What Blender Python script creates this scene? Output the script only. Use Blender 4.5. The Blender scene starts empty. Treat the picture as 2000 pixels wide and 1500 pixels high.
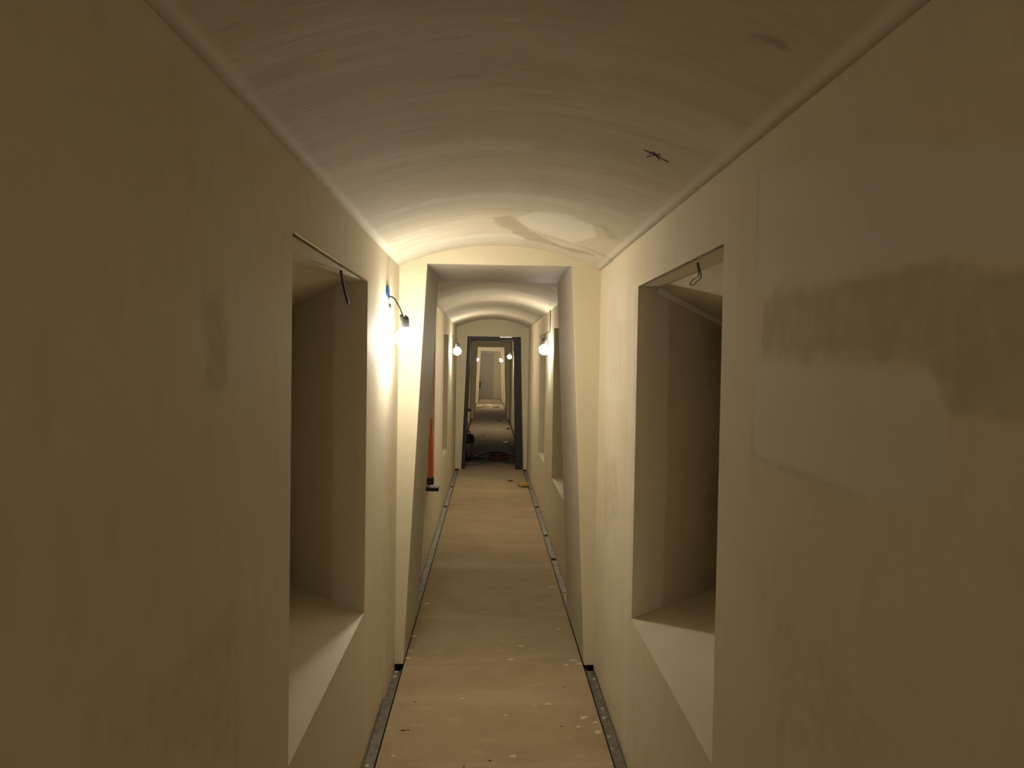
import bpy, bmesh, math, random
import numpy as np
from mathutils import Vector, Matrix, noise as mnoise
random.seed(7)
SC = bpy.context.scene
COL = SC.collection

# ------------------------------------------------------------------ camera
F = 1600.0
CZ = 1.62
CP = Vector((-0.0488, 0.0, CZ))
YAW, PITCH, ROLL = 0.0283, -0.0283, 0.0160
fw = Vector((math.sin(YAW)*math.cos(PITCH), math.cos(YAW)*math.cos(PITCH), math.sin(PITCH)))
rt = Vector((math.cos(YAW), -math.sin(YAW), 0))
up = rt.cross(fw)
r_ = math.cos(ROLL)*rt + math.sin(ROLL)*up
u_ = -math.sin(ROLL)*rt + math.cos(ROLL)*up
cam_d = bpy.data.cameras.new('camera')
cam_d.sensor_width = 36; cam_d.lens = F/2000*36
cam_d.clip_start = 0.02; cam_d.clip_end = 200
cam = bpy.data.objects.new('camera', cam_d); COL.objects.link(cam)
M = Matrix((r_, u_, -fw)).transposed().to_4x4(); M.translation = CP
cam.matrix_world = M
SC.camera = cam

# ------------------------------------------------------------------ world, exposure
w = bpy.data.worlds.new('world'); SC.world = w; w.use_nodes = True
w.node_tree.nodes['Background'].inputs[0].default_value = (0.9, 0.75, 0.5, 1)
w.node_tree.nodes['Background'].inputs[1].default_value = 0.0
SC.view_settings.view_transform = 'Standard'
SC.view_settings.look = 'None'
SC.view_settings.gamma = 1
SC.view_settings.use_curve_mapping = False
SC.view_settings.exposure = 0.58
LAMP_COLOR = (1.0, 0.91, 0.76)
LAMP_POWER = {1: 115.0, 2: 150.0, 3: 150.0}       # emission strength of the glass of the bulbs

# ------------------------------------------------------------------ measurements (metres)
W = 0.5346           # half width of the passage
ZS, ZC = 2.111, 2.2326   # spring line and crown of the vault
HB, HT, ZT = 0.481, 0.380, 2.122   # portal opening: half width at floor and at top, height
P1, P1b = 4.322, 5.26
P2, P2b = 12.17, 13.05
P3, P3b = 22.6, 23.5
P4, P4b = 31.0, 31.6
END = 35.0
YB = -9.0
P0, P0b = -3.55, -2.6
RAD = (W*W + (ZC-ZS)**2) / (2*(ZC-ZS))
ZCEN = ZC - RAD

def ray(u, v):
    return (r_*((u-1000)/F) + u_*((750-v)/F) + fw)
def on_x(u, v, x):
    d = ray(u, v); return CP + d*((x-CP.x)/d.x)
def on_y(u, v, y):
    d = ray(u, v); return CP + d*((y-CP.y)/d.y)
def on_z(u, v, z=0.0):
    d = ray(u, v); return CP + d*((z-CP.z)/d.z)

# ------------------------------------------------------------------ materials
def nt(name):
    m = bpy.data.materials.new(name); m.use_nodes = True
    n = m.node_tree; b = n.nodes['Principled BSDF']
    return m, n, b
def N(n, t, **k):
    x = n.nodes.new(t)
    for a, v in k.items(): setattr(x, a, v)
    return x
def L(n, a, b): n.links.new(a, b)
def mixc(n, fac, a, b, mode='MIX'):
    x = N(n, 'ShaderNodeMix', data_type='RGBA', blend_type=mode)
    if isinstance(fac, float): x.inputs[0].default_value = fac
    else: L(n, fac, x.inputs[0])
    for s, c in ((6, a), (7, b)):
        if isinstance(c, tuple): x.inputs[s].default_value = (*c, 1)
        else: L(n, c, x.inputs[s])
    return x.outputs[2]
def ramp(n, src, lo, hi):
    x = N(n, 'ShaderNodeMapRange', interpolation_type='SMOOTHSTEP')
    L(n, src, x.inputs[0]); x.inputs[1].default_value = lo; x.inputs[2].default_value = hi
    return x.outputs[0]
def noise(n, vec, scale, detail=3, rough=.55, sc=(1, 1, 1)):
    mp = N(n, 'ShaderNodeMapping'); mp.inputs['Scale'].default_value = sc
    L(n, vec, mp.inputs[0])
    x = N(n, 'ShaderNodeTexNoise'); x.inputs['Scale'].default_value = scale
    x.inputs['Detail'].default_value = detail; x.inputs['Roughness'].default_value = rough
    L(n, mp.outputs[0], x.inputs['Vector'])
    return x.outputs['Fac']
def mul(n, a, k):
    x = N(n, 'ShaderNodeMath', operation='MULTIPLY'); L(n, a, x.inputs[0]); 
    if isinstance(k, (int, float)): x.inputs[1].default_value = k
    else: L(n, k, x.inputs[1])
    return x.outputs[0]
def add(n, a, k):
    x = N(n, 'ShaderNodeMath', operation='ADD'); L(n, a, x.inputs[0])
    if isinstance(k, (int, float)): x.inputs[1].default_value = k
    else: L(n, k, x.inputs[1])
    return x.outputs[0]

BOARD = (0.73, 0.655, 0.495)
PALE = (0.76, 0.71, 0.61)
DARK = (0.50, 0.425, 0.30)
CREAM = (0.74, 0.675, 0.50)
GREYP = (0.52, 0.475, 0.39)

def plaster_mat(name, base, pale=PALE, dark=DARK, mott=(1, 1, 1), attrs=True, bump=.15, mfac=.35, rough=.75):
    m, n, b = nt(name)
    tc = N(n, 'ShaderNodeTexCoord').outputs['Object']
    n1 = noise(n, tc, 2.2, 4, .6, mott)
    n2 = noise(n, tc, 14, 3, .6, mott)
    c = mixc(n, mul(n, ramp(n, n1, .45, .7), mfac), base, pale)
    c = mixc(n, mul(n, ramp(n, n2, .5, .75), mfac*.5), c, dark)
    if attrs:
        n3 = noise(n, tc, 22, 3, .6)
        wob = mul(n, add(n, n3, -.5), .55)
        for an, colr, s in (('pale', pale, .85), ('dark', dark, .8)):
            at = N(n, 'ShaderNodeAttribute', attribute_name=an).outputs['Fac']
            f = ramp(n, add(n, at, mul(n, wob, ramp(n, at, .0, .1))), .2, .8)
            c = mixc(n, mul(n, f, s), c, colr)
    L(n, c, b.inputs['Base Color'])
    b.inputs['Roughness'].default_value = rough
    b.inputs['Specular IOR Level'].default_value = .25
    bp = N(n, 'ShaderNodeBump'); bp.inputs['Strength'].default_value = bump; bp.inputs['Distance'].default_value = .004
    L(n, noise(n, tc, 30, 4, .6, mott), bp.inputs['Height'])
    L(n, bp.outputs[0], b.inputs['Normal'])
    return m

M_wall = plaster_mat('wall_board', BOARD, mott=(1, 1, .5))
M_ceil = plaster_mat('vault_plaster', (0.60, 0.55, 0.43), pale=(.74, .70, .61), dark=(.40, .345, .25), mott=(.35, 2.2, .35), mfac=.6, bump=.25)
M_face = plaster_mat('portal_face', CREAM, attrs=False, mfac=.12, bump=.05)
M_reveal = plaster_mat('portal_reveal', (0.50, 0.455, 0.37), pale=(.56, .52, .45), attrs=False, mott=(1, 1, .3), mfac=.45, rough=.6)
M_niche = plaster_mat('niche_reveal', (0.80, 0.72, 0.55), attrs=True, dark=(.34, .27, .17), mott=(1, 1, .4), mfac=.25)
M_sill = plaster_mat('niche_sill', (0.82, 0.76, 0.60), attrs=False, mfac=.10)
M_bead = plaster_mat('bead_filler', (0.90, 0.86, 0.76), attrs=False, mfac=.1)

def simple(name, col, rough=.6, metal=0, spec=.4, nz=None, bump=0):
    m, n, b = nt(name)
    b.inputs['Roughness'].default_value = rough; b.inputs['Metallic'].default_value = metal
    b.inputs['Specular IOR Level'].default_value = spec
    tc = N(n, 'ShaderNodeTexCoord').outputs['Object']
    c2 = nz or tuple(x*.8 for x in col)
    f = noise(n, tc, 25, 3)
    L(n, mixc(n, ramp(n, f, .4, .7), col, c2), b.inputs['Base Color'])
    if bump:
        bp = N(n, 'ShaderNodeBump'); bp.inputs['Strength'].default_value = bump; bp.inputs['Distance'].default_value = .003
        L(n, f, bp.inputs['Height']); L(n, bp.outputs[0], b.inputs['Normal'])
    return m
M_galv = simple('galvanised_steel', (.30, .29, .25), .5, .55, nz=(.17, .165, .14), bump=.1)
M_galv2 = simple('dusty_steel', (.46, .43, .37), .65, .2, nz=(.26, .24, .20), bump=.2)
M_bright = simple('bright_zinc', (.75, .73, .68), .22, 1.0)
M_void = simple('gap_shadow_board', (.03, .028, .024), .9)
M_flake = simple('plaster_flake', (.74, .68, .50), .8, nz=(.62, .55, .38), bump=.3)
M_scrap = simple('dark_scrap', (.045, .035, .025), .8)
M_black = simple('black_plastic', (.018, .018, .02), .45)
M_grey = simple('grey_plastic', (.16, .15, .14), .4)
M_holder = simple('dark_holder', (.035, .034, .036), .5)
M_greyt = simple('grey_tank', (.22, .19, .15), .5)
M_blue = simple('blue_box', (.03, .13, .42), .45)
M_orange = simple('orange_plastic', (.78, .20, .08), .5, nz=(.66, .17, .07))
M_red = simple('red_cable', (.16, .03, .02), .5)
M_yell = simple('yellow_wrapper', (.55, .37, .07), .45, nz=(.40, .26, .06), bump=.4)
M_clear = simple('grey_wrapper', (.30, .27, .20), .3)
M_frame = simple('door_frame_paint', (.030, .029, .027), .5, .2, nz=(.048, .044, .042))
M_door = simple('grey_door_panel', (.50, .47, .39), .6, nz=(.38, .36, .30))
M_ddoor = simple('dark_door_edge', (.05, .047, .04), .6)
M_white = simple('white_plastic', (.7, .68, .6), .4)
M_shaft = simple('copper_core', (.5, .25, .1), .4, .8)

def floor_mat(name, base, pale, dark, dark_band=None):
    m, n, b = nt(name)
    tc = N(n, 'ShaderNodeTexCoord').outputs['Object']
    a1 = noise(n, tc, 3.0, 4, .6)
    a2 = noise(n, tc, 9, 4, .65, (.8, 1.6, 1))
    a3 = noise(n, tc, 45, 3, .6)
    a4 = noise(n, tc, 1.1, 3, .5, (.6, 2.2, 1))
    c = mixc(n, mul(n, ramp(n, a1, .4, .7), .55), base, dark)
    c = mixc(n, mul(n, ramp(n, a2, .57, .74), .55), c, pale)
    c = mixc(n, mul(n, ramp(n, a4, .52, .7), .4), c, pale)
    c = mixc(n, mul(n, ramp(n, a3, .5, .75), .25), c, dark)
    if dark_band:  # base colour goes darker over a noisy-edged band along Y
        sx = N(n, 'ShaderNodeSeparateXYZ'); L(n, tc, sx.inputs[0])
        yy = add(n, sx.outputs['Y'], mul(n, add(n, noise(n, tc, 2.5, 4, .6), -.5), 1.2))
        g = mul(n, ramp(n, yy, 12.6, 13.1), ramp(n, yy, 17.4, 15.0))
        c = mixc(n, mul(n, g, .95), c, dark_band)
    L(n, c, b.inputs['Base Color'])
    b.inputs['Roughness'].default_value = .85; b.inputs['Specular IOR Level'].default_value = .12
    bp = N(n, 'ShaderNodeBump'); bp.inputs['Strength'].default_value = .2; bp.inputs['Distance'].default_value = .003
    L(n, a2, bp.inputs['Height']); L(n, bp.outputs[0], b.inputs['Normal'])
    return m
M_floor = floor_mat('floor_board', (.45, .355, .225), (.58, .50, .36), (.37, .285, .175))
M_floor3 = floor_mat('floor_dusty', (.46, .385, .28), (.60, .53, .42), (.34, .27, .19), dark_band=(.07, .053, .032))
M_floord = floor_mat('floor_dark', (.085, .066, .042), (.13, .105, .07), (.055, .042, .027))

m, n, b = nt('bulb_glass_lit')
b.inputs['Base Color'].default_value = (.9, .9, .9, 1)
b.inputs['Emission Color'].default_value = (*LAMP_COLOR, 1)
b.inputs['Emission Strength'].default_value = LAMP_POWER[1]
M_bulb = m
m, n, b = nt('bulb_fill_far')
b.inputs['Base Color'].default_value = (.9, .9, .9, 1)
b.inputs['Emission Color'].default_value = (*LAMP_COLOR, 1)
b.inputs['Emission Strength'].default_value = 560.0  # for the fill lamps added well behind the camera
M_fill_far = m
m, n, b = nt('bulb_fill_near')
b.inputs['Base Color'].default_value = (.9, .9, .9, 1)
b.inputs['Emission Color'].default_value = (*LAMP_COLOR, 1)
b.inputs['Emission Strength'].default_value = 50.0  # for the fill lamps added a step behind the camera
M_fill_near = m

# ------------------------------------------------------------------ mesh helpers
def link(name, bm, mats, parent=None, smooth=False, kind=None):
    me = bpy.data.meshes.new(name)
    bmesh.ops.recalc_face_normals(bm, faces=bm.faces)
    bm.to_mesh(me); bm.free()
    for mm in (mats if isinstance(mats, (list, tuple)) else [mats]): me.materials.append(mm)
    if smooth:
        for p in me.polygons: p.use_smooth = True
    o = bpy.data.objects.new(name, me); COL.objects.link(o)
    if parent: o.parent = parent
    if kind: o['kind'] = kind
    return o
def thing(name, label, cat, loc=(0, 0, 0), group=None, rz=0):
    o = bpy.data.objects.new(name, None); COL.objects.link(o); o.location = loc
    o.rotation_euler[2] = rz; o.empty_display_size = .05
    o['label'] = label; o['category'] = cat
    if group: o['group'] = group
    return o
def tag(o, label, cat, group=None):
    o['label'] = label; o['category'] = cat
    if group: o['group'] = group
    return o
def box(bm, lo, hi, mi=0, mat=None):
    r = bmesh.ops.create_cube(bm, size=1)
    for v in r['verts']:
        v.co = Vector([lo[i] + (v.co[i]+.5)*(hi[i]-lo[i]) for i in range(3)])
        if mat: v.co = mat @ v.co
    for f in set(f for v in r['verts'] for f in v.link_faces): f.material_index = mi
def tube(bm, pts, rad, seg=8, cap=True, smooth_n=0):
    pts = [Vector(p) for p in pts]
    if smooth_n:
        P = [pts[0]] + pts + [pts[-1]]; q = []
        for i in range(1, len(P)-2):
            for k in range(smooth_n):
                t = k/smooth_n; a, b2, c, d = P[i-1], P[i], P[i+1], P[i+2]
                q.append(.5*((2*b2)+(c-a)*t+(2*a-5*b2+4*c-d)*t*t+(3*b2-a-3*c+d)*t**3))
        q.append(pts[-1]); pts = q
    rings = []; prev = None
    for i, p in enumerate(pts):
        t = (pts[min(i+1, len(pts)-1)] - pts[max(i-1, 0)]).normalized()
        if prev is None:
            a = t.orthogonal().normalized()
        else:
            a = (prev - t*prev.dot(t)).normalized()
        prev = a; bb = t.cross(a)
        r = rad[i] if isinstance(rad, (list, tuple)) else rad
        rings.append([bm.verts.new(p + a*math.cos(2*math.pi*k/seg)*r + bb*math.sin(2*math.pi*k/seg)*r) for k in range(seg)])
    for i in range(len(rings)-1):
        for k in range(seg):
            bm.faces.new((rings[i][k], rings[i][(k+1) % seg], rings[i+1][(k+1) % seg], rings[i+1][k]))
    if cap:
        bm.faces.new(rings[0]); bm.faces.new(rings[-1][::-1])
def lathe(bm, prof, seg=20, mat=None):
    rings = []
    for (r, z) in prof:
        if r < 1e-6: rings.append([bm.verts.new((0, 0, z))])
        else: rings.append([bm.verts.new((r*math.cos(2*math.pi*k/seg), r*math.sin(2*math.pi*k/seg), z)) for k in range(seg)])
    for i in range(len(rings)-1):
        A, B = rings[i], rings[i+1]
        for k in range(seg):
            k2 = (k+1) % seg
            if len(A) == 1 and len(B) == 1: continue
            if len(A) == 1: bm.faces.new((A[0], B[k], B[k2]))
            elif len(B) == 1: bm.faces.new((A[k], A[k2], B[0]))
            else: bm.faces.new((A[k], A[k2], B[k2], B[k]))
    if len(rings[0]) > 1: bm.faces.new(rings[0])
    if len(rings[-1]) > 1: bm.faces.new(rings[-1])
    if mat:
        for R in rings:
            for v in R: v.co = mat @ v.co

# plaster stains: signed fields stored as mesh attributes
def poly_field(A, B, poly, soft):
    n = len(poly); inside = np.zeros(A.shape, bool); dist = np.full(A.shape, 1e9)
    for i in range(n):
        x0, y0 = poly[i]; x1, y1 = poly[(i+1) % n]
        dx, dy = x1-x0, y1-y0
        t = np.clip(((A-x0)*dx+(B-y0)*dy)/(dx*dx+dy*dy+1e-12), 0, 1)
        dist = np.minimum(dist, np.hypot(A-x0-t*dx, B-y0-t*dy))
        c = ((y0 > B) != (y1 > B)) & (A < (x1-x0)*(B-y0)/(y1-y0+1e-12)+x0)
        inside ^= c
    sd = np.where(inside, dist, -dist)
    return np.clip(.5+sd/(2*soft), 0, 1)
def set_field(o, name, ab, shapes):
    me = o.data; A = np.array([ab(v.co)[0] for v in me.vertices]); B = np.array([ab(v.co)[1] for v in me.vertices])
    val = np.zeros(len(A))
    for poly, soft, amt in shapes: val = np.maximum(val, poly_field(A, B, poly, soft)*amt)
    at = me.attributes.new(name, 'FLOAT', 'POINT'); at.data.foreach_set('value', val.astype(np.float32))
def rect(a0, a1, b0, b1): return [(a0, b0), (a1, b0), (a1, b1), (a0, b1)]

# ------------------------------------------------------------------ passage walls
TH = .62
def lines(a, b, step, extra=()):
    n = max(1, int(round((b-a)/step))); s = set(round(a+(b-a)*i/n, 5) for i in range(n+1))
    for e in extra:
        if a < e < b:
            s = set(x for x in s if abs(x-e) > step*.3 or x in (a, b)); s.add(e)
    for e in extra:
        if a < e < b: s.add(e)
    return sorted(s)
NICHES = {}
def wall(name, side, y0, y1, niches, step=.05, jog=None, depth=.5, sill=True):
    """front skin with openings, splayed niche linings, and the outer body of the wall"""
    bm = bmesh.new()
    ys = lines(y0, y1, step, [v for nc in niches for v in nc[:2]] + ([jog-.004, jog] if jog else []))
    zs = lines(-.06, ZS, step, [v for nc in niches for v in nc[2:4]])
    def fx(y): return W - (.008 if jog and y >= jog-1e-4 else 0)
    V = {}
    def vert(i, j):
        if (i, j) not in V: V[i, j] = bm.verts.new((side*fx(ys[i]), ys[i], zs[j]))
        return V[i, j]
    for i in range(len(ys)-1):
        for j in range(len(zs)-1):
            yc, zc = (ys[i]+ys[i+1])/2, (zs[j]+zs[j+1])/2
            if any(a < yc < b and c < zc < d for a, b, c, d in niches): continue
            bm.faces.new((vert(i, j), vert(i+1, j), vert(i+1, j+1), vert(i, j+1)))
    X = side*(W+TH); x0 = side*W
    def q(*p, mi=0):
        f = bm.faces.new([bm.verts.new(v) for v in p]); f.material_index = mi
    q((X, y0, -.06), (X, y1, -.06), (X, y1, ZS), (X, y0, ZS))
    for yy in (y0, y1): q((x0, yy, -.06), (X, yy, -.06), (X, yy, ZS), (x0, yy, ZS))
    q((x0, y0, ZS), (x0, y1, ZS), (X, y1, ZS), (X, y0, ZS))
    q((x0, y0, -.06), (x0, y1, -.06), (X, y1, -.06), (X, y0, -.06))
    for a, b, c, d in niches:
        n = 10
        D = depth
        def soffit(t):      # t = distance into the wall
            return d+.004*0 if t < .085 else d + .012 - (t-.085)*.30
        ts = [0, .0849, .0851] + [.085+(D-.085)*k/n for k in range(1, n+1)]
        zz = [k/16 for k in range(17)]
        for (yf, sgn) in ((b, 1), (a, -1)):
            grid = [[bm.verts.new((side*(W+t), yf+sgn*t, c+(soffit(t)-c)*z)) for z in zz] for t in ts]
            for i in range(len(ts)-1):
                for j in range(16):
                    f = bm.faces.new((grid[i][j], grid[i+1][j], grid[i+1][j+1], grid[i][j+1])); f.material_index = 1
        # sill and soffit
        for i in range(len(ts)-1):
            t0, t1 = ts[i], ts[i+1]
            q((side*(W+t0), a-t0, c), (side*(W+t0), b+t0, c), (side*(W+t1), b+t1, c), (side*(W+t1), a-t1, c), mi=2)
            q((side*(W+t0), a-t0, soffit(t0)), (side*(W+t0), b+t0, soffit(t0)), (side*(W+t1), b+t1, soffit(t1)), (side*(W+t1), a-t1, soffit(t1)), mi=1)
        q((side*(W+D), a-D, c), (side*(W+D), b+D, c), (side*(W+D), b+D, soffit(D)), (side*(W+D), a-D, soffit(D)), mi=1)
        q((side*(W), a, d), (side*(W), b, d), (side*(W), b, d), (side*(W), a, d), mi=1) if False else None
    bmesh.ops.remove_doubles(bm, verts=bm.verts, dist=.0002)
    o = link(name, bm, [M_wall, M_niche, M_sill if sill else M_wall], kind='structure')
    return o

NL1 = (2.03, 3.275, .600, 1.925)
NR1 = (2.046, 3.225, .600, 1.922)
wl = wall('wall_left', -1, P0b-.02, P1+.02, [NL1], .03, jog=3.90)
wr = wall('wall_right', 1, P0b-.02, P1+.02, [NR1], .03)

def pl(side, pts):
    return [(p.y, p.z) for p in (on_x(u, v, side*W) for u, v in pts)]
yz = lambda co: (co.y, co.z)
# right wall: pale filler fields, bare board between them, smaller patches by the portal
set_field(wr, 'pale', yz, [
    (pl(1, [(1484, 335), (1484, 578), (1510, 556), (1560, 546), (1640, 533), (1720, 515), (1800, 505), (1900, 500), (2150, 520), (2150, 280), (1700, 280)]), .012, .85),
    (pl(1, [(1481, 708), (1530, 706), (1556, 712), (1570, 744), (1584, 712), (1690, 713), (1760, 716), (1832, 722), (1842, 800), (1850, 860), (1830, 960), (1760, 990), (1680, 968), (1600, 938), (1500, 905), (1470, 880)]), .010, .95),
    (pl(1, [(1184, 560), (1200, 540), (1226, 530), (1228, 780), (1210, 795), (1184, 780)]), .02, .55),
    (pl(1, [(1180, 1170), (1205, 1150), (1215, 1230), (1190, 1260)]), .02, .6),
    (rect(3.28, 3.40, 0, 1.94), .02, .7),
])
set_field(wr, 'dark', yz, [
    (pl(1, [(1484, 585), (1510, 562), (1560, 552), (1640, 539), (1720, 521), (1800, 511), (1900, 506), (2200, 530), (2200, 880), (1850, 830), (1838, 790), (1828, 716), (1760, 712), (1584, 706), (1570, 738), (1556, 706), (1484, 704)]), .010, .62),
    (pl(1, [(1186, 600), (1200, 570), (1215, 640), (1214, 760), (1190, 770)]), .03, .35),
    (pl(1, [(1176, 900), (1205, 890), (1210, 1010), (1180, 1060)]), .03, .45),
    (pl(1, [(1478, 330), (1484, 330), (1482, 600), (1476, 600)]), .01, .6),
    (pl(1, [(1476, 700), (1481, 700), (1470, 890), (1520, 900), (1700, 968), (1700, 985), (1500, 915), (1464, 895)]), .012, .55),
    (pl(1, [(1700, 425), (1712, 430), (1708, 465), (1698, 460)]), .012, .6),
    (pl(1, [(1615, 520), (1625, 518), (1632, 528), (1622, 532)]), .008, .8),
    (pl(1, [(1645, 845), (1655, 850), (1652, 868), (1644, 862)]), .01, .5),
    (pl(1, [(1506, 1160), (1620, 1230), (1800, 1500), (1506, 1500)]), .03, .35),
])
set_field(wl, 'pale', yz, [
    (rect(3.32, 3.44, 0, 1.95), .02, .6),
    (pl(-1, [(725, 560), (750, 540), (752, 900), (728, 960)]), .04, .4),
    (pl(-1, [(0, 1050), (300, 905), (470, 870), (470, 940), (260, 960), (0, 1080)]), .05, .35),
    (pl(-1, [(180, 20), (300, 20), (520, 250), (560, 300), (500, 290), (380, 160)]), .03, .8),
    (pl(-1, [(455, 560), (500, 540), (510, 830), (460, 840)]), .03, .4),
    (rect(3.93, 4.3, 1.75, 2.0), .04, .4),
])
set_field(wl, 'dark', yz, [
    (pl(-1, [(385, 560), (440, 540), (450, 640), (448, 770), (420, 792), (395, 770)]), .035, .55),
    (pl(-1, [(472, 1130), (200, 1420), (200, 1495), (472, 1495)]), .03, .4),
    (pl(-1, [(270, 940), (480, 860), (480, 885), (280, 965)]), .05, .4),
    (rect(3.85, 3.895, 0, 2.1), .02, .3),
    (pl(-1, [(640, 335), (750, 470), (745, 480), (630, 350)]), .02, .4),
])
# the remaining stretches of passage
NZ = (.56, 1.92)
NL2 = [(6.20, 7.42, *NZ), (8.75, 9.75, *NZ)]
NR2 = [(6.20, 7.40, *NZ), (8.45, 9.45, *NZ)]
wall('wall_left', -1, YB, P0+.02, [], .5); wall('wall_right', 1, YB, P0+.02, [], .5)
wl2 = wall('wall_left', -1, P1b-.02, P2+.02, NL2, .12, depth=.26, sill=False)
wr2 = wall('wall_right', 1, P1b-.02, P2+.02, NR2, .12, depth=.26, sill=False)
wl3 = wall('wall_left', -1, P2b-.02, P3+.02, [], .5)
wr3 = wall('wall_right', 1, P2b-.02, P3+.02, [], .5)
wl4 = wall('wall_left', -1, P3b-.02, P4+.02, [], .5)
wr4 = wall('wall_right', 1, P3b-.02, P4+.02, [], .5)
wl5 = wall('wall_left', -1, P4b-.02, END+.02, [], .5)
wr5 = wall('wall_right', 1, P4b-.02, END+.02, [], .5)
for o, nn in ((wl2, NL2), (wr2, NR2)):
    S = []
    for a, b, c, d in nn: S += [(rect(a-.10, a-.02, 0, 2.0), .03, .7), (rect(b+.02, b+.12, 0, 2.0), .03, .7)]
    S += [(rect(7.8, 7.95, 0, 2.1), .04, .5), (rect(10.6, 10.8, 0, 2.1), .04, .5), (rect(5.3, 5.6, .8, 1.2), .05, .6)]
    set_field(o, 'pale', yz, S)
    set_field(o, 'dark', yz, [(rect(11.0, 11.2, 0, 2.1), .04, .5)])
# darker vertical band of bare joint on the niche linings
set_field(wr, 'dark2', yz, [])

# ------------------------------------------------------------------ vaults
def vault(name, y0, y1, step=.05, jog=None, na=40):
    bm = bmesh.new(); ys = lines(y0, y1, step, [jog-.004, jog] if jog else [])
    A = math.asin(W/RAD); T = .12
    rows = []
    for y in ys:
        dr = .008 if jog and y >= jog-1e-4 else 0
        rows.append([bm.verts.new(((RAD-dr)*math.sin(-A+2*A*k/na)*(W-dr*0)/W*1.0, y, ZCEN+(RAD-dr)*math.cos(-A+2*A*k/na))) for k in range(na+1)])
    for i in range(len(ys)-1):
        for k in range(na): bm.faces.new((rows[i][k], rows[i][k+1], rows[i+1][k+1], rows[i+1][k]))
    R2 = RAD+T
    outer = [[bm.verts.new((R2*math.sin(-A*1.02+2*A*1.02*k/na), y, ZCEN+R2*math.cos(-A*1.02+2*A*1.02*k/na))) for k in range(na+1)] for y in (y0, y1)]
    for k in range(na):
        bm.faces.new((outer[0][k], outer[0][k+1], outer[1][k+1], outer[1][k]))
        for rr, oo in ((rows[0], outer[0]), (rows[-1], outer[1])): bm.faces.new((rr[k], rr[k+1], oo[k+1], oo[k]))
    for kk in (0, na):
        for i in range(len(ys)-1):
            y_a, y_b = ys[i], ys[i+1]
        bm.faces.new([r[kk] for r in rows] + [outer[1][kk], outer[0][kk]])
    o = link(name, bm, M_ceil, smooth=False, kind='structure')
    for p in o.data.polygons:
        if len(p.vertices) == 4: p.use_smooth = True
    return o
def on_vault(u, v):
    d = ray(u, v); a = d.x*d.x+d.z*d.z; ox, oz = CP.x, CP.z-ZCEN
    bq = 2*(d.x*ox+d.z*oz); c = ox*ox+oz*oz-RAD*RAD
    t = (-bq+math.sqrt(max(0, bq*bq-4*a*c)))/(2*a); return CP+d*t
def vp(pts): return [(p.y, p.x) for p in (on_vault(u, v) for u, v in pts)]
yx = lambda co: (co.y, co.x)
c1 = vault('ceiling', P0b-.02, P1+.02, .03, jog=3.90, na=48)
set_field(c1, 'pale', yx, [
    (vp([(1010, 425), (1050, 412), (1110, 420), (1160, 440), (1165, 462), (1120, 475), (1060, 455), (1020, 440)]), .02, 1.0),
    (rect(-2, 3.88, -W, -W+.035), .012, .8), (rect(-2, 4.3, W-.035, W), .012, .9),
    (rect(3.55, 3.62, -.5, .4), .03, .5), (rect(2.25, 2.45, -.45, .1), .05, .5), (rect(1.55, 1.70, -.4, .5), .05, .4),
    (rect(3.0, 3.12, -.5, .3), .04, .5),
    (rect(3.92, 4.3, -.5, .5), .03, .45),
])
set_field(c1, 'dark', yx, [
    (vp([(960, 425), (1000, 420), (1040, 452), (1100, 478), (1150, 488), (1170, 500), (1120, 490), (1030, 466), (970, 440)]), .015, .7),
    (vp([(1160, 430), (1190, 445), (1215, 470), (1190, 468)]), .02, .6),
    (vp([(1440, 62), (1480, 66), (1540, 84), (1545, 96), (1500, 92), (1450, 76)]), .012, 1.0),
    (vp([(1280, 160), (1370, 200), (1380, 230), (1290, 180)]), .03, .3),
    (vp([(640, 340), (760, 320), (900, 305), (900, 318), (760, 335), (650, 355)]), .04, .35),
    (rect(2.75, 2.82, -.4, .5), .03, .4), (rect(1.88, 1.93, -.3, .5), .04, .4), (rect(3.30, 3.36, -.1, .5), .02, .45),
    (rect(1.02, 1.10, -.4, .5), .04, .35),
])
for nm, a, b in (('ceiling', YB, P0+.02), ('ceiling', P1b-.02, P2+.02), ('ceiling', P2b-.02, P3+.02), ('ceiling', P3b-.02, P4+.02), ('ceiling', P4b-.02, END+.02)):
    o = vault(nm, a, b, .12, na=32)
    S = []; D = []; y = a+.7; k = 0
    while y < b:
        S.append((rect(y, y+.16, -.6, .6), .05, .9)); D.append((rect(y+.45, y+.6, -.6, .6), .06, .5)); y += 1.15; k += 1
    set_field(o, 'pale', yx, S); set_field(o, 'dark', yx, D)

# pencil marks and a scratch on the vault stay on its surface as hair-thin lines
bm = bmesh.new()
for seg in ([(1258, 292), (1282, 303), (1306, 316)], [(1268, 300), (1276, 296), (1288, 312)], [(1262, 306), (1290, 300)]):
    pts = [on_vault(u, v) - Vector((0, 0, .0012)) for u, v in seg]
    tube(bm, pts, .0011, 5)
o = link('pencil_mark', bm, M_scrap); tag(o, 'faint dark pencil scribble on the right side of the vaulted ceiling', 'pencil mark')

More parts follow.
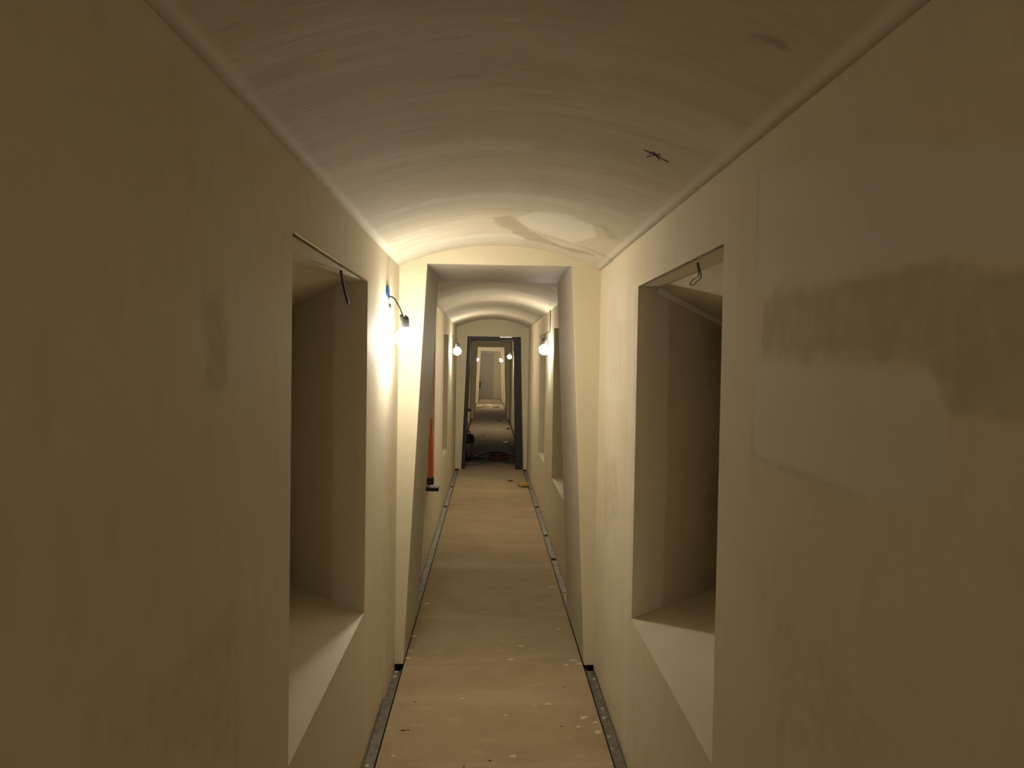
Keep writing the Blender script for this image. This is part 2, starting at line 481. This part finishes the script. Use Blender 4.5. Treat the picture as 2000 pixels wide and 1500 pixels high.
# ------------------------------------------------------------------ portals
def arc_pts(n=24, z_add=0, w=W):
    A = math.asin(W/RAD)
    return [(RAD*math.sin(A-2*A*k/n), ZCEN+RAD*math.cos(A-2*A*k/n)+z_add) for k in range(n+1)]
def portal(name, y0, y1, hb, ht, zt, shift=0.0, mats=None):
    bm = bmesh.new(); n = 24
    E = .06
    outer_top = [(W+E, ZS+.0)] + [(x, z+.02) for x, z in arc_pts(n)] + [(-W-E, ZS+.0)]
    def ring(y):
        o = [(-W-E, -.001), (-hb+shift, -.001), (-ht+shift, zt), (ht+shift, zt), (hb+shift, -.001), (W+E, -.001)] + outer_top
        return [bm.verts.new((x, y, z)) for x, z in o]
    A, B = ring(y0), ring(y1); N_ = len(A)
    for R in (A, B):
        # left pier, right pier, head
        bm.faces.new((R[0], R[1], R[2], R[-1])); bm.faces.new((R[3], R[4], R[5], R[6]))
        bm.faces.new([R[2], R[3]] + R[6:])
    for i in range(N_):
        j = (i+1) % N_
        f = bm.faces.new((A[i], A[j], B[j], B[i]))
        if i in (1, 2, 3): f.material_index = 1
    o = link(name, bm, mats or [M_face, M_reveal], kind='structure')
    bv = o.modifiers.new('edge', 'BEVEL'); bv.width = .004; bv.segments = 2; bv.limit_method = 'ANGLE'; bv.angle_limit = math.radians(60)
    return o
portal('wall_partition', P0, P0b, HB, HT, ZT)
portal('wall_partition', P1, P1b, HB, HT, ZT)
portal('wall_partition', P2, P2b, .46, .392, 1.972, .02)
portal('wall_partition', P3, P3b, .45, .38, 2.0, .0)
portal('wall_partition', P4, P4b, .44, .37, 1.97, .0)
bm = bmesh.new(); box(bm, (-W-.6, YB-.1, -.06), (W+.6, YB, 2.35)); link('wall_back', bm, M_face, kind='structure')
bm = bmesh.new(); box(bm, (-W-.6, END, -.06), (W+.6, END+.1, 2.35)); link('wall_end', bm, M_face, kind='structure')

# ------------------------------------------------------------------ floor
def slab(name, y0, y1, hw0, mat, joints=(), z=0.0, th=.018, taper=None):
    bm = bmesh.new(); e = [y0]+[j for j in joints if y0 < j < y1]+[y1]
    for a, b in zip(e[:-1], e[1:]):
        box(bm, (-hw0, a+.0012, z-th), (hw0, b-.0012, z))
    o = link(name, bm, mat, kind='structure')
    bv = o.modifiers.new('edge', 'BEVEL'); bv.width = .0015; bv.segments = 1
    return o
bm = bmesh.new(); box(bm, (-W-.6, YB, -.12), (W+.6, END, -.055)); link('floor', bm, M_void, kind='structure')
bm = bmesh.new(); box(bm, (-HB+.03, YB, -.0545), (HB-.03, END, -.0185)); link('floor', bm, M_void, kind='structure')
slab('floor', YB, P1, HB-.004, M_floor, (-.6, 1.8))
slab('floor', P1, P1b, HB-.004, M_floor, ())
slab('floor', P1b, P2, HB-.004, M_floor, (6.05, 7.25, 8.45, 9.65, 10.9))
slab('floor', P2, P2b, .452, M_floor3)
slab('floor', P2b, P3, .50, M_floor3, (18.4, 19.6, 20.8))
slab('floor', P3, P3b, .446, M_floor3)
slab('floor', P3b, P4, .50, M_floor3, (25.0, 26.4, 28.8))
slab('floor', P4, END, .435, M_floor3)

def channel(name, side, y0, y1, mat, label, cuts=()):
    """U-shaped steel track lying open side up along the wall foot"""
    x0, x1 = HB+.0035, W-.0035
    t = thing(name, label, 'floor track', (side*(x0+x1)/2, y0, -.052), 'steel tracks along the wall feet')
    hw = (x1-x0)/2
    e = [y0]+list(cuts)+[y1]
    for i, (a, b) in enumerate(zip(e[:-1], e[1:])):
        g = .012 if i else 0
        bm = bmesh.new()
        box(bm, (-hw, a-y0+g, 0), (hw, b-y0, .034))
        box(bm, (-hw, a-y0+g, .034), (-hw+.0025, b-y0, .046)); box(bm, (hw-.0025, a-y0+g, .034), (hw, b-y0, .046))
        link('track_length', bm, mat, t)
    return t
channel('floor_track', -1, -.5, P1-.05, M_galv, 'grey steel track in the slot along the near left wall foot')
channel('floor_track', 1, -.5, P1-.032, M_galv, 'grey steel track in the slot along the near right wall foot')
channel('floor_track', -1, P1b+.02, P2-.02, M_galv2, 'dusty pale track along the left wall foot beyond the first portal', (5.9, 6.45, 7.05, 7.9, 9.1, 10.3))
channel('floor_track', 1, P1b+.02, P2-.02, M_galv2, 'dusty pale track along the right wall foot beyond the first portal', (5.75, 6.5, 7.3, 8.2, 9.4, 10.8))

# ------------------------------------------------------------------ niche edge beads
def bead(name, side, nc, mat, hw):
    a, b, c, d = nc
    bm = bmesh.new()
    # thin folded metal angle under the front edge of the niche head
    box(bm, (side*(W-.001), a+.004, d-.0012), (side*(W+.012), b-.004, d-.0002)) if side > 0 else box(bm, (-(W+.012), a+.004, d-.0015), (-(W-.004), b-.004, d-.0002))
    return link(name, bm, mat, kind='structure')
bead('trim_1', -1, NL1, M_bright, .01)
bead('trim_2', 1, NR1, M_galv2, .01)
# pale filler strip along the joint of sloping soffit and far lining, right niche
bm = bmesh.new()
a, b, c, d = NR1
pts = [Vector((W+t-.004, b+t-.018, d+.012-(t-.085)*.30-.016)) for t in (.10, .49)]
for p0, p1 in ((pts[0], pts[1]),):
    dd = (p1-p0)
    vs = [p0+Vector((0, .010, -.010)), p0+Vector((0, -.004, .010)), p1+Vector((0, -.010, .010)), p1+Vector((0, .010, -.012))]
    vs2 = [v+Vector((.004, .006, .006)) for v in vs]
    A_ = [bm.verts.new(v) for v in vs]; B_ = [bm.verts.new(v) for v in vs2]
    bm.faces.new(A_); bm.faces.new(B_)
    for i in range(4): bm.faces.new((A_[i], A_[(i+1) % 4], B_[(i+1) % 4], B_[i]))
link('trim_3', bm, M_bead, kind='structure')

# ------------------------------------------------------------------ lamps
BR = .050
def bulb_profile():
    pr = []
    for k in range(0, 17):
        t = math.pi*k/20
        pr.append((BR*math.sin(t), -BR-.012-BR*math.cos(t)))
    pr.append((.016, -.016)); pr.append((.0135, -.004)); pr.append((0, -.004))
    return pr
def make_lamp(label, loc, route, tilt=0.0, box_z=None, group=None, rz=0, mat=None):
    """loc = socket mouth; route = cable points from the wall to the socket, relative to loc"""
    t = thing('work_lamp', label, 'lamp', loc, group, rz)
    R = Matrix.Rotation(tilt, 4, 'Y')
    bm = bmesh.new(); lathe(bm, bulb_profile(), 24, R); link('bulb', bm, mat or M_bulb, t, True)
    bm = bmesh.new()
    lathe(bm, [(.0165, -.012), (.0225, -.016), (.0235, .022), (.0215, .036), (.012, .038), (0, .038)], 18, R)
    box(bm, (-.018, -.007, .030), (-.008, .007, .048), mat=R); box(bm, (.006, -.007, .030), (.014, .007, .045), mat=R)
    link('lamp_holder', bm, M_holder, t)
    bm = bmesh.new(); tube(bm, route, .0036, 8, smooth_n=6); link('cable', bm, M_holder, t, True)
    return t
# first lamp, left wall near the portal
YL = 3.86
S1 = on_y(790, 634, YL)
box_p = on_x(757, 571, -W+.004)
t = make_lamp('lit bare bulb hanging from a cable on the near left wall', S1,
          [on_y(u, v, y)-S1 for u, v, y in ((757, 583, box_p.y), (762, 579, 3.90), (770, 583, 3.89), (778, 596, 3.88), (784, 609, 3.87), (788, 622, YL))], tilt=-.10)
bm = bmesh.new()
Rm = Matrix.Translation(Vector((-W+.0, box_p.y, box_p.z))-S1) @ Matrix.Rotation(math.pi/2, 4, 'Y') @ Matrix.Scale(1.0, 4)
lathe(bm, [(.024, -.02), (.034, -.02), (.034, .008), (.030, .010), (.026, .010), (.024, -.02)], 24, Rm); link('wall_box', bm, M_blue, t, True)
p = [on_y(u, v, 3.90)-S1 for u, v in ((762, 583), (767, 587), (764, 592), (761, 595))]
bm = bmesh.new(); tube(bm, p, .004, 8); link('connector', bm, M_white, t)
p = [on_y(u, v, 3.90)-S1 for u, v in ((761, 593), (762, 598), (761, 603))]
bm = bmesh.new(); tube(bm, p, [.006, .005, .002], 8); link('wire_end', bm, M_black, t)

def lamp_far(label, side, u, v, y, cable):
    """bulb centre seen at (u, v), hung at distance y"""
    c = on_y(u, v, y); S = Vector((c.x, c.y, c.z+BR+.012))
    wx = side*(W-.004)-S.x
    r = [(wx, .02, .34), (wx, .02, .16), (wx*.95, .01, .11), (wx*.5, 0, .10), (0, 0, .06), (0, 0, .03)] if cable else \
        [(wx, .02, .11), (wx*.8, .01, .14), (wx*.3, 0, .13), (0, 0, .08), (0, 0, .03)]
    return make_lamp(label, S, r, 0)
lamp_far('lit bare bulb on the right wall beyond the first portal', 1, 1063, 683, 7.85, True)
lamp_far('lit bare bulb on the left wall just before the dark door frame', -1, 893, 686, 10.4, False)
lamp_far('lit bare bulb on the right wall seen through the dark door frame', 1, 995, 697, 19.4, False)
lamp_far('farthest lit bulb on the right wall before the last portal', 1, 979, 704, 29.3, False)
make_lamp('added unseen fill bulb on the left wall a step behind the camera', Vector((-W+.12, -2.0, 1.76)),  # unseen lamp, added to lighten the niche interiors
          [(-.116, .02, .11), (-.10, .01, .14), (-.03, 0, .13), (0, 0, .08), (0, 0, .03)], mat=M_fill_near)
make_lamp('added unseen fill bulb on the right wall a step behind the camera', Vector((W-.12, -2.15, 1.76)),  # second unseen lamp added as fill for the niches
          [(.116, .02, .11), (.10, .01, .14), (.03, 0, .13), (0, 0, .08), (0, 0, .03)], mat=M_fill_near)
lamp_far('added unseen fill bulb behind the last portal pier, for the end door', 1, 978, 702, 33.0, False)  # out of sight, added to brighten the far end door
lamp_far('farthest lit bulb on the left wall, a tiny white dot', -1, 932, 702, 29.0, False)

make_lamp('added unseen fill bulb on the right wall well behind the camera', Vector((W-.10, -6.6, 1.76)),  # strong unseen lamp added far back to light the niche linings
          [(.096, .02, .11), (.08, .01, .14), (.03, 0, .13), (0, 0, .08), (0, 0, .03)], mat=M_fill_far)
make_lamp('added unseen fill bulb on the left wall well behind the camera', Vector((-W+.12, -6.0, 1.76)),  # added on the opposite wall, unseen, for the same niche fill
          [(-.116, .02, .11), (-.10, .01, .14), (-.03, 0, .13), (0, 0, .08), (0, 0, .03)], mat=M_fill_far)

# ------------------------------------------------------------------ niche wires
bm = bmesh.new()
pr = [on_x(u, v, W+.035) for u, v in ((1364, 497), (1364, 512), (1366, 524), (1369, 536), (1368, 544), (1360, 550), (1355, 556), (1349, 557), (1349, 552), (1355, 545), (1363, 539), (1365, 533), (1363, 522), (1361, 508))]
tube(bm, pr, .0019, 8, smooth_n=5)
o = link('hanging_wire', bm, M_black, smooth=True); tag(o, 'black wire with a loop at its end under the right niche head', 'wire')
bm = bmesh.new()
pr = [on_x(u, v, -W-.035) for u, v in ((664, 517), (666, 532), (669, 548), (674, 572), (680, 592))]
tube(bm, pr, .0045, 8, smooth_n=5)
o = link('hanging_wire', bm, M_black, smooth=True); tag(o, 'straight black wire hanging under the left niche head', 'wire')

# ------------------------------------------------------------------ dark steel door frame
FY = P2-.012
fr = thing('door_frame', 'dark grey steel door frame standing in the second portal', 'door frame', (0, FY, 0))
def fbar(pts, y0, y1, name):
    bm = bmesh.new(); A = [bm.verts.new((x, y0, z)) for x, z in pts]; B = [bm.verts.new((x, y1, z)) for x, z in pts]
    bm.faces.new(A); bm.faces.new(B)
    for i in range(4): bm.faces.new((A[i], A[(i+1) % 4], B[(i+1) % 4], B[i]))
    return link(name, bm, M_frame, fr)
def fx(u, v): p = on_y(u, v, FY); return p.x, p.z
oTL, oTR = fx(915, 659), fx(1017, 660); oBL, oBR = fx(903, 907), fx(1021, 914)
iTL, iTR = fx(919, 664), fx(1009, 665)
zb = 0.0
def lerp_x(a, b, z): return a[0]+(b[0]-a[0])*(z-a[1])/(b[1]-a[1])
oTL = (oTL[0], 1.968); oTR = (oTR[0], 1.968); ZI = 1.925
xl0, xr0 = lerp_x(oTL, oBL, 0), lerp_x(oTR, oBR, 0)
fbar([(xl0, 0.001), (xl0+.035, 0.001), (oTL[0]+.035, ZI), (oTL[0], 1.968)], 0, .5, 'jamb')
fbar([(xr0-.108, 0.001), (xr0, 0.001), (oTR[0], 1.968), (oTR[0]-.098, ZI)], 0, .3, 'jamb')
fbar([(oTL[0]+.002, 1.968), (oTL[0]+.037, ZI), (oTR[0]-.100, ZI), (oTR[0]-.002, 1.968)], 0, .5, 'head')
h = on_y(917, 801, FY+.25)
bm = bmesh.new()
hx = h.x; box(bm, (hx-.035, .235, h.z-.022), (hx+.005, .265, h.z+.022)); box(bm, (hx-.01, .24, h.z-.008), (hx+.035, .26, h.z+.010))
link('latch', bm, M_black, fr)
# bright zinc strip lying on top edge
bm = bmesh.new(); p0 = on_y(976, 658.5, FY-.004); p1 = on_y(1000, 659, FY-.004)
box(bm, (p0.x, -.006, p0.z-.004), (p1.x, .0, p0.z+.006)); link('zinc_strip', bm, M_bright, fr)

# ------------------------------------------------------------------ things in the dark zone behind the frame
# wet and dry vacuum
vx = on_z(914, 893, 0); VX, VY = -.40, 13.62
vc = thing('vacuum_cleaner', 'black and grey shop vacuum standing behind the left jamb of the dark frame', 'vacuum cleaner', (VX, VY, 0))
bm = bmesh.new(); lathe(bm, [(.095, .07), (.105, .08), (.11, .24), (.10, .25), (0, .25)], 24); link('tank', bm, M_greyt, vc, True)
bm = bmesh.new(); lathe(bm, [(.112, .25), (.125, .27), (.125, .33), (.105, .38), (.05, .40), (0, .40)], 24); link('motor_head', bm, M_black, vc, True)
bm = bmesh.new(); tube(bm, [(-.06, 0, .385), (-.05, 0, .43), (.05, 0, .43), (.06, 0, .385)], .01, 8); link('handle', bm, M_black, vc, True)
for a in (0.6, 2.2, 3.8, 5.4):
    bm = bmesh.new(); c = Vector((.095*math.cos(a), .095*math.sin(a), .028))
    tube(bm, [c+Vector((0, -.012, 0)), c+Vector((0, .012, 0))], .027, 14); box(bm, (c.x-.008, c.y-.016, c.z), (c.x+.008, c.y+.016, .085))
    link('caster', bm, M_black, vc)
bm = bmesh.new(); tube(bm, [(.0, -.02, .42), (.02, -.02, .52), (.0, -.03, .62), (-.05, -.1, .72), (-.06, -.3, .80)], .006, 8, smooth_n=5); link('power_cord', bm, M_black, vc, True)
bm = bmesh.new(); tube(bm, [(.11, 0, .33), (.18, .02, .34), (.26, .06, .36), (.31, .10, .36)], .006, 8, smooth_n=4); link('hose_end', bm, M_yell, vc, True)

def loops(cx, cy, rx, ry, n, rad, jit, z0, seed):
    random.seed(seed); pts = []
    for k in range(n*16):
        a = 2*math.pi*k/16; j = 1+.10*math.sin(k*.37+seed)
        pts.append((cx+rx*j*math.cos(a), cy+ry*j*math.sin(a), z0+rad+(k/16)*rad*1.1+.004*math.sin(k)))
    return pts
p = on_z(948, 899, 0)
bm = bmesh.new(); tube(bm, loops(0, 0, .17, .32, 5, .008, 0, 0, 1), .007, 6)
o = link('extension_cord', bm, M_red, smooth=True); o.location = (.13, 13.5, .0); tag(o, 'dark red extension cord coiled on the floor behind the frame', 'cord')
bm = bmesh.new()
tube(bm, [(-.27, 13.55, .012), (-.20, 13.9, .012), (-.02, 14.35, .012), (.22, 14.3, .012), (.38, 13.95, .012), (.42, 13.6, .012), (.39, 13.35, .012)], .011, 8, smooth_n=8)
o = link('hose', bm, M_black, smooth=True); tag(o, 'black hose lying in a wide bend on the dark floor', 'hose')
bm = bmesh.new()
tube(bm, [(-.41, 13.35, .012), (-.30, 13.45, .012), (-.2, 13.42, .012), (-.09, 13.55, .012)], .012, 8, smooth_n=6)
tube(bm, [(-.40, 13.38, .012), (-.41, 13.36, .10), (-.40, 13.37, .15)], .022, 8)
o = link('vacuum_nozzle', bm, M_black, smooth=True); tag(o, 'black suction nozzle on the floor beside the left jamb', 'nozzle')

def blob(name, label, cat, loc, sx, sy, sz, mat, seed, group=None, rz=0, pts=9, cr=.25):
    """irregular flat flake with real thickness"""
    rnd = random.Random(seed); bm = bmesh.new(); ang = sorted(rnd.uniform(0, 6.283) for _ in range(pts))
    ang = [2*math.pi*k/pts + rnd.uniform(-.2, .2) for k in range(pts)]
    rad = [rnd.uniform(1-cr*1.3, 1+cr) for _ in ang]
    lo = [bm.verts.new((math.cos(a)*r*sx, math.sin(a)*r*sy, 0)) for a, r in zip(ang, rad)]
    hi = [bm.verts.new((math.cos(a)*r*sx*.86, math.sin(a)*r*sy*.86, sz*rnd.uniform(.7, 1))) for a, r in zip(ang, rad)]
    c = bm.verts.new((0, 0, sz*1.15))
    bm.faces.new(lo)
    for i in range(pts):
        j = (i+1) % pts; bm.faces.new((lo[i], lo[j], hi[j], hi[i])); bm.faces.new((hi[i], hi[j], c))
    o = link(name, bm, mat); o.location = loc; o.rotation_euler[2] = rz; tag(o, label, cat, group); return o
# scraps on the floor beyond
p = on_z(1025, 951, 0)
y_ = thing('crumpled_wrapper', 'crumpled yellow wrapper on the floor by the right wall', 'wrapper', (p.x, p.y, 0))
bm = bmesh.new(); bmesh.ops.create_icosphere(bm, subdivisions=3, radius=1)
for v in bm.verts:
    k = 1+.35*mnoise.noise(v.co*2.3+Vector((3, 1, 0))); v.co = Vector((v.co.x*.066*k, v.co.y*.06*k, .026+v.co.z*.026*k))
mz = min(v.co.z for v in bm.verts)
for v in bm.verts: v.co.z -= mz
link('wrapper_body', bm, M_yell, y_)
bm = bmesh.new(); bmesh.ops.create_icosphere(bm, subdivisions=2, radius=1)
for v in bm.verts:
    k = 1+.3*mnoise.noise(v.co*2+Vector((7, 1, 0))); v.co = Vector((-.075+v.co.x*.022*k, v.co.y*.028*k, .020+v.co.z*.017*k))
link('wrapper_end', bm, M_clear, y_)
p = on_z(998, 940, 0); blob('debris_scrap', 'small dark scrap on the floor left of the yellow wrapper', 'scrap', (p.x, p.y, 0), .040, .03, .012, M_scrap, 5)
p = on_z(975, 822.5, 0); blob('debris_scrap', 'dark scrap on the far floor seen through the dark frame', 'scrap', (p.x, p.y, 0), .055, .06, .02, M_scrap, 6)
p = on_z(994, 838.5, 0); blob('debris_scrap', 'dark scrap against the far right wall foot', 'scrap', (p.x-.01, p.y, 0), .04, .06, .03, M_scrap, 8)
p = on_z(992, 866, 0); blob('debris_scrap', 'brown scrap by the right wall in the dark stretch', 'scrap', (p.x-.04, p.y, 0), .07, .18, .03, M_yell, 9)
for i, (u, v, lab) in enumerate(((938, 796, 'left pale plaster slab on the floor before the last portal'), (953, 794, 'middle pale plaster slab on the floor before the last portal'), (966, 796, 'right pale plaster slab on the floor before the last portal'))):
    p = on_z(u, v, 0); blob('plaster_slab', lab, 'rubble', (p.x, p.y, 0), .15, .35, .07, M_flake, 20+i)

# flakes on the near boards
FL = [ # u, v, half width px, label
 (802, 1272, 7, 'pale plaster flake by the left foot of the first portal'),
 (796, 1286, 8, 'long pale plaster flake beside the left slot end'),
 (808, 1243, 7, 'thin pale flake against the left portal reveal'),
 (834, 1179, 8, 'thin pale flake inside the first portal at left'),
 (1119, 1290, 10, 'widest pale flake in the cluster at the right portal foot'),
 (1131, 1297, 9, 'pale flake touching the slot at the right portal foot'),
 (1106, 1299, 7, 'leftmost pale flake in the cluster at the right portal foot'),
 (998, 1288, 7, 'faint pale flake in the middle of the near boards'),
 (1142, 1402, 12, 'large oval plaster flake near the right slot'),
 (1130, 1421, 6, 'small round plaster flake below the large oval flake'),
 (1163, 1412, 8, 'plaster flake at the edge of the right slot'),
 (1169, 1431, 9, 'lowest plaster flake at the edge of the right slot'),
 (1070, 1375, 8, 'pale flake right of the middle of the near boards'),
 (1045, 1379, 5, 'little pale flake left of a bigger one in the near boards'),
 (768, 1478, 8, 'pale flake near the lower left corner of the boards'),
 (1079, 1147, 9, 'pale flake inside the first portal at right'),
 (1095, 1200, 4, 'tiny flake at the foot of the right portal reveal'),
 (1090, 1228, 6, 'pale flake on the boards before the right reveal'),
 (988, 1397, 5, 'small flake in the lower middle of the boards'),
 (903, 1364, 5, 'small flake left of the middle of the near boards'),
 (1193, 1493, 5, 'pale flake at the lower right edge of the boards'),
 (1018, 1262, 8, 'pale smear-like flake in the middle, nearest the portal'),
 (1002, 1477, 8, 'flat pale flake at the bottom edge of the picture'),
]
for i, (u, v, hw, lab) in enumerate(FL):
    p = on_z(u, v, 0); s = hw*p.y/F*.85
    thin = i in (7, 12, 13, 17, 18, 19, 21, 22)
    blob('plaster_flake', lab, 'plaster flake', (p.x, p.y, 0), s, s*random.uniform(.55, .9), .0012 if thin else .004, M_flake, 40+i, 'plaster flakes on the floor', rz=random.uniform(-.4, .4), pts=11)
TF = [(774, 1313, 4, 'plaster crumb at the end of the left track'), (771, 1322, 3, 'second tiny crumb near the end of the left track'), (717, 1497, 8, 'pale flake on the left track at the picture bottom'),
      (1162, 1327, 4, 'plaster crumb high on the right track'), (1177, 1385, 5, 'long plaster crumb on the right track'), (1180, 1403, 4, 'plaster crumb just below the long one on the right track'), (1188, 1440, 6, 'plaster flake on the right track beside the lowest slot flake'), (1193, 1464, 4, 'crumb on the right track near the picture bottom')]
for i, (u, v, hw, lab) in enumerate(TF):
    p = on_z(u, v, -.018); s = hw*p.y/F
    p.x = (1 if p.x > 0 else -1)*min(max(abs(p.x), HB+.012), W-.014); s = min(s, .009)
    blob('plaster_crumb', lab, 'plaster crumb', (p.x, p.y, -.018), s, s*1.6, .005, M_flake, 80+i, 'plaster crumbs on the steel tracks')
for i, (u, v, hw, lab) in enumerate(((788, 1427, 7, 'dark splinter on the lower left of the near boards'), (797, 1426, 4, 'dark crumb beside the splinter on the left boards'), (1097, 1419, 3, 'dark speck on the right of the near boards'), (957, 1486, 5, 'dark smudge-like chip at the bottom middle of the boards'), (906, 1498, 4, 'dark chip at the bottom edge of the boards'), (1102, 1342, 2, 'tiny dark speck above the right boards speck'), (811, 1371, 3, 'dark speck on the left boards above the splinter'), (941, 1118, 3, 'dark speck on the boards inside the first portal'))):
    p = on_z(u, v, 0); s = hw*p.y/F*.8
    blob('wood_splinter', lab, 'splinter', (p.x, p.y, 0), s, s*.35, .003, M_scrap, 100+i, 'dark specks on the near boards')
# little dark offcuts on the dusty tracks further on
for i, (u, v, lab) in enumerate(((870, 990, 'dark offcut on the left dusty track, nearer one'), (880, 951, 'dark offcut on the left dusty track, farther one'), (1051, 991, 'dark offcut on the right dusty track, farthest one'), (1067, 1047, 'dark offcut on the right dusty track, middle one'), (1084, 1093, 'dark offcut on the right dusty track, nearest one'))):
    p = on_z(u, v, -.018); p.x = (1 if p.x > 0 else -1)*(HB+W)/2
    blob('metal_offcut', lab, 'offcut', (p.x, p.y, -.018), .018, .03, .012, M_scrap, 120+i, 'dark offcuts on the dusty tracks')

# ------------------------------------------------------------------ orange tool and black block on the sill of the left niche beyond
SZ = NZ[0]
pb = on_x(845, 954, -W)
t = thing('orange_tool', 'narrow upright orange tool leaning in the left niche beyond the first portal', 'tool', (-W+.002, 6.95, SZ))
bm = bmesh.new(); box(bm, (-.022, -.05, .06), (.022, .05, .42)); 
for v in bm.verts:
    if v.co.z > .3: v.co.x *= .85; v.co.y *= .7
o = link('tool_body', bm, M_orange, t); bv = o.modifiers.new('b', 'BEVEL'); bv.width = .008; bv.segments = 3
bm = bmesh.new(); tube(bm, [(0, 0, .41), (0, 0, .50), (.004, 0, .56)], .012, 10); link('tool_neck', bm, M_orange, t, True)
bm = bmesh.new(); box(bm, (-.03, -.04, 0), (.03, .04, .062)); o = link('tool_foot', bm, M_black, t); bv = o.modifiers.new('b', 'BEVEL'); bv.width = .006; bv.segments = 2
bm = bmesh.new(); yb = 6.62; pL = on_y(837, 954, yb).x; pR = on_y(857, 954, yb).x
box(bm, (pL-.03, yb-.05, SZ), (pR, yb+.05, SZ+.030)); o = link('black_block', bm, M_black); bv = o.modifiers.new('b', 'BEVEL'); bv.width = .006; bv.segments = 2
tag(o, 'short black bar lying over the sill edge below the orange tool', 'block')

# ------------------------------------------------------------------ far end door
d = thing('end_door', 'dull grey door panel closing the far end of the passage', 'door', (0, END-.04, 0))
a0, a1 = on_y(931, 690, END-.04), on_y(962, 690, END-.04)
bm = bmesh.new(); box(bm, (a0.x+.08, 0, .002), (a1.x+.06, .038, a0.z)); link('door_leaf', bm, M_door, d)
bm = bmesh.new(); box(bm, (max(a0.x-.03, -W+.006), -.01, .002), (a0.x+.085, .036, a0.z)); link('door_edge', bm, M_ddoor, d)
bm = bmesh.new(); q = on_y(934, 751, END-.04); box(bm, (max(q.x-.03, -W+.01), -.05, q.z-.12), (q.x+.10, -.008, q.z+.12)); link('lock_box', bm, M_black, d)
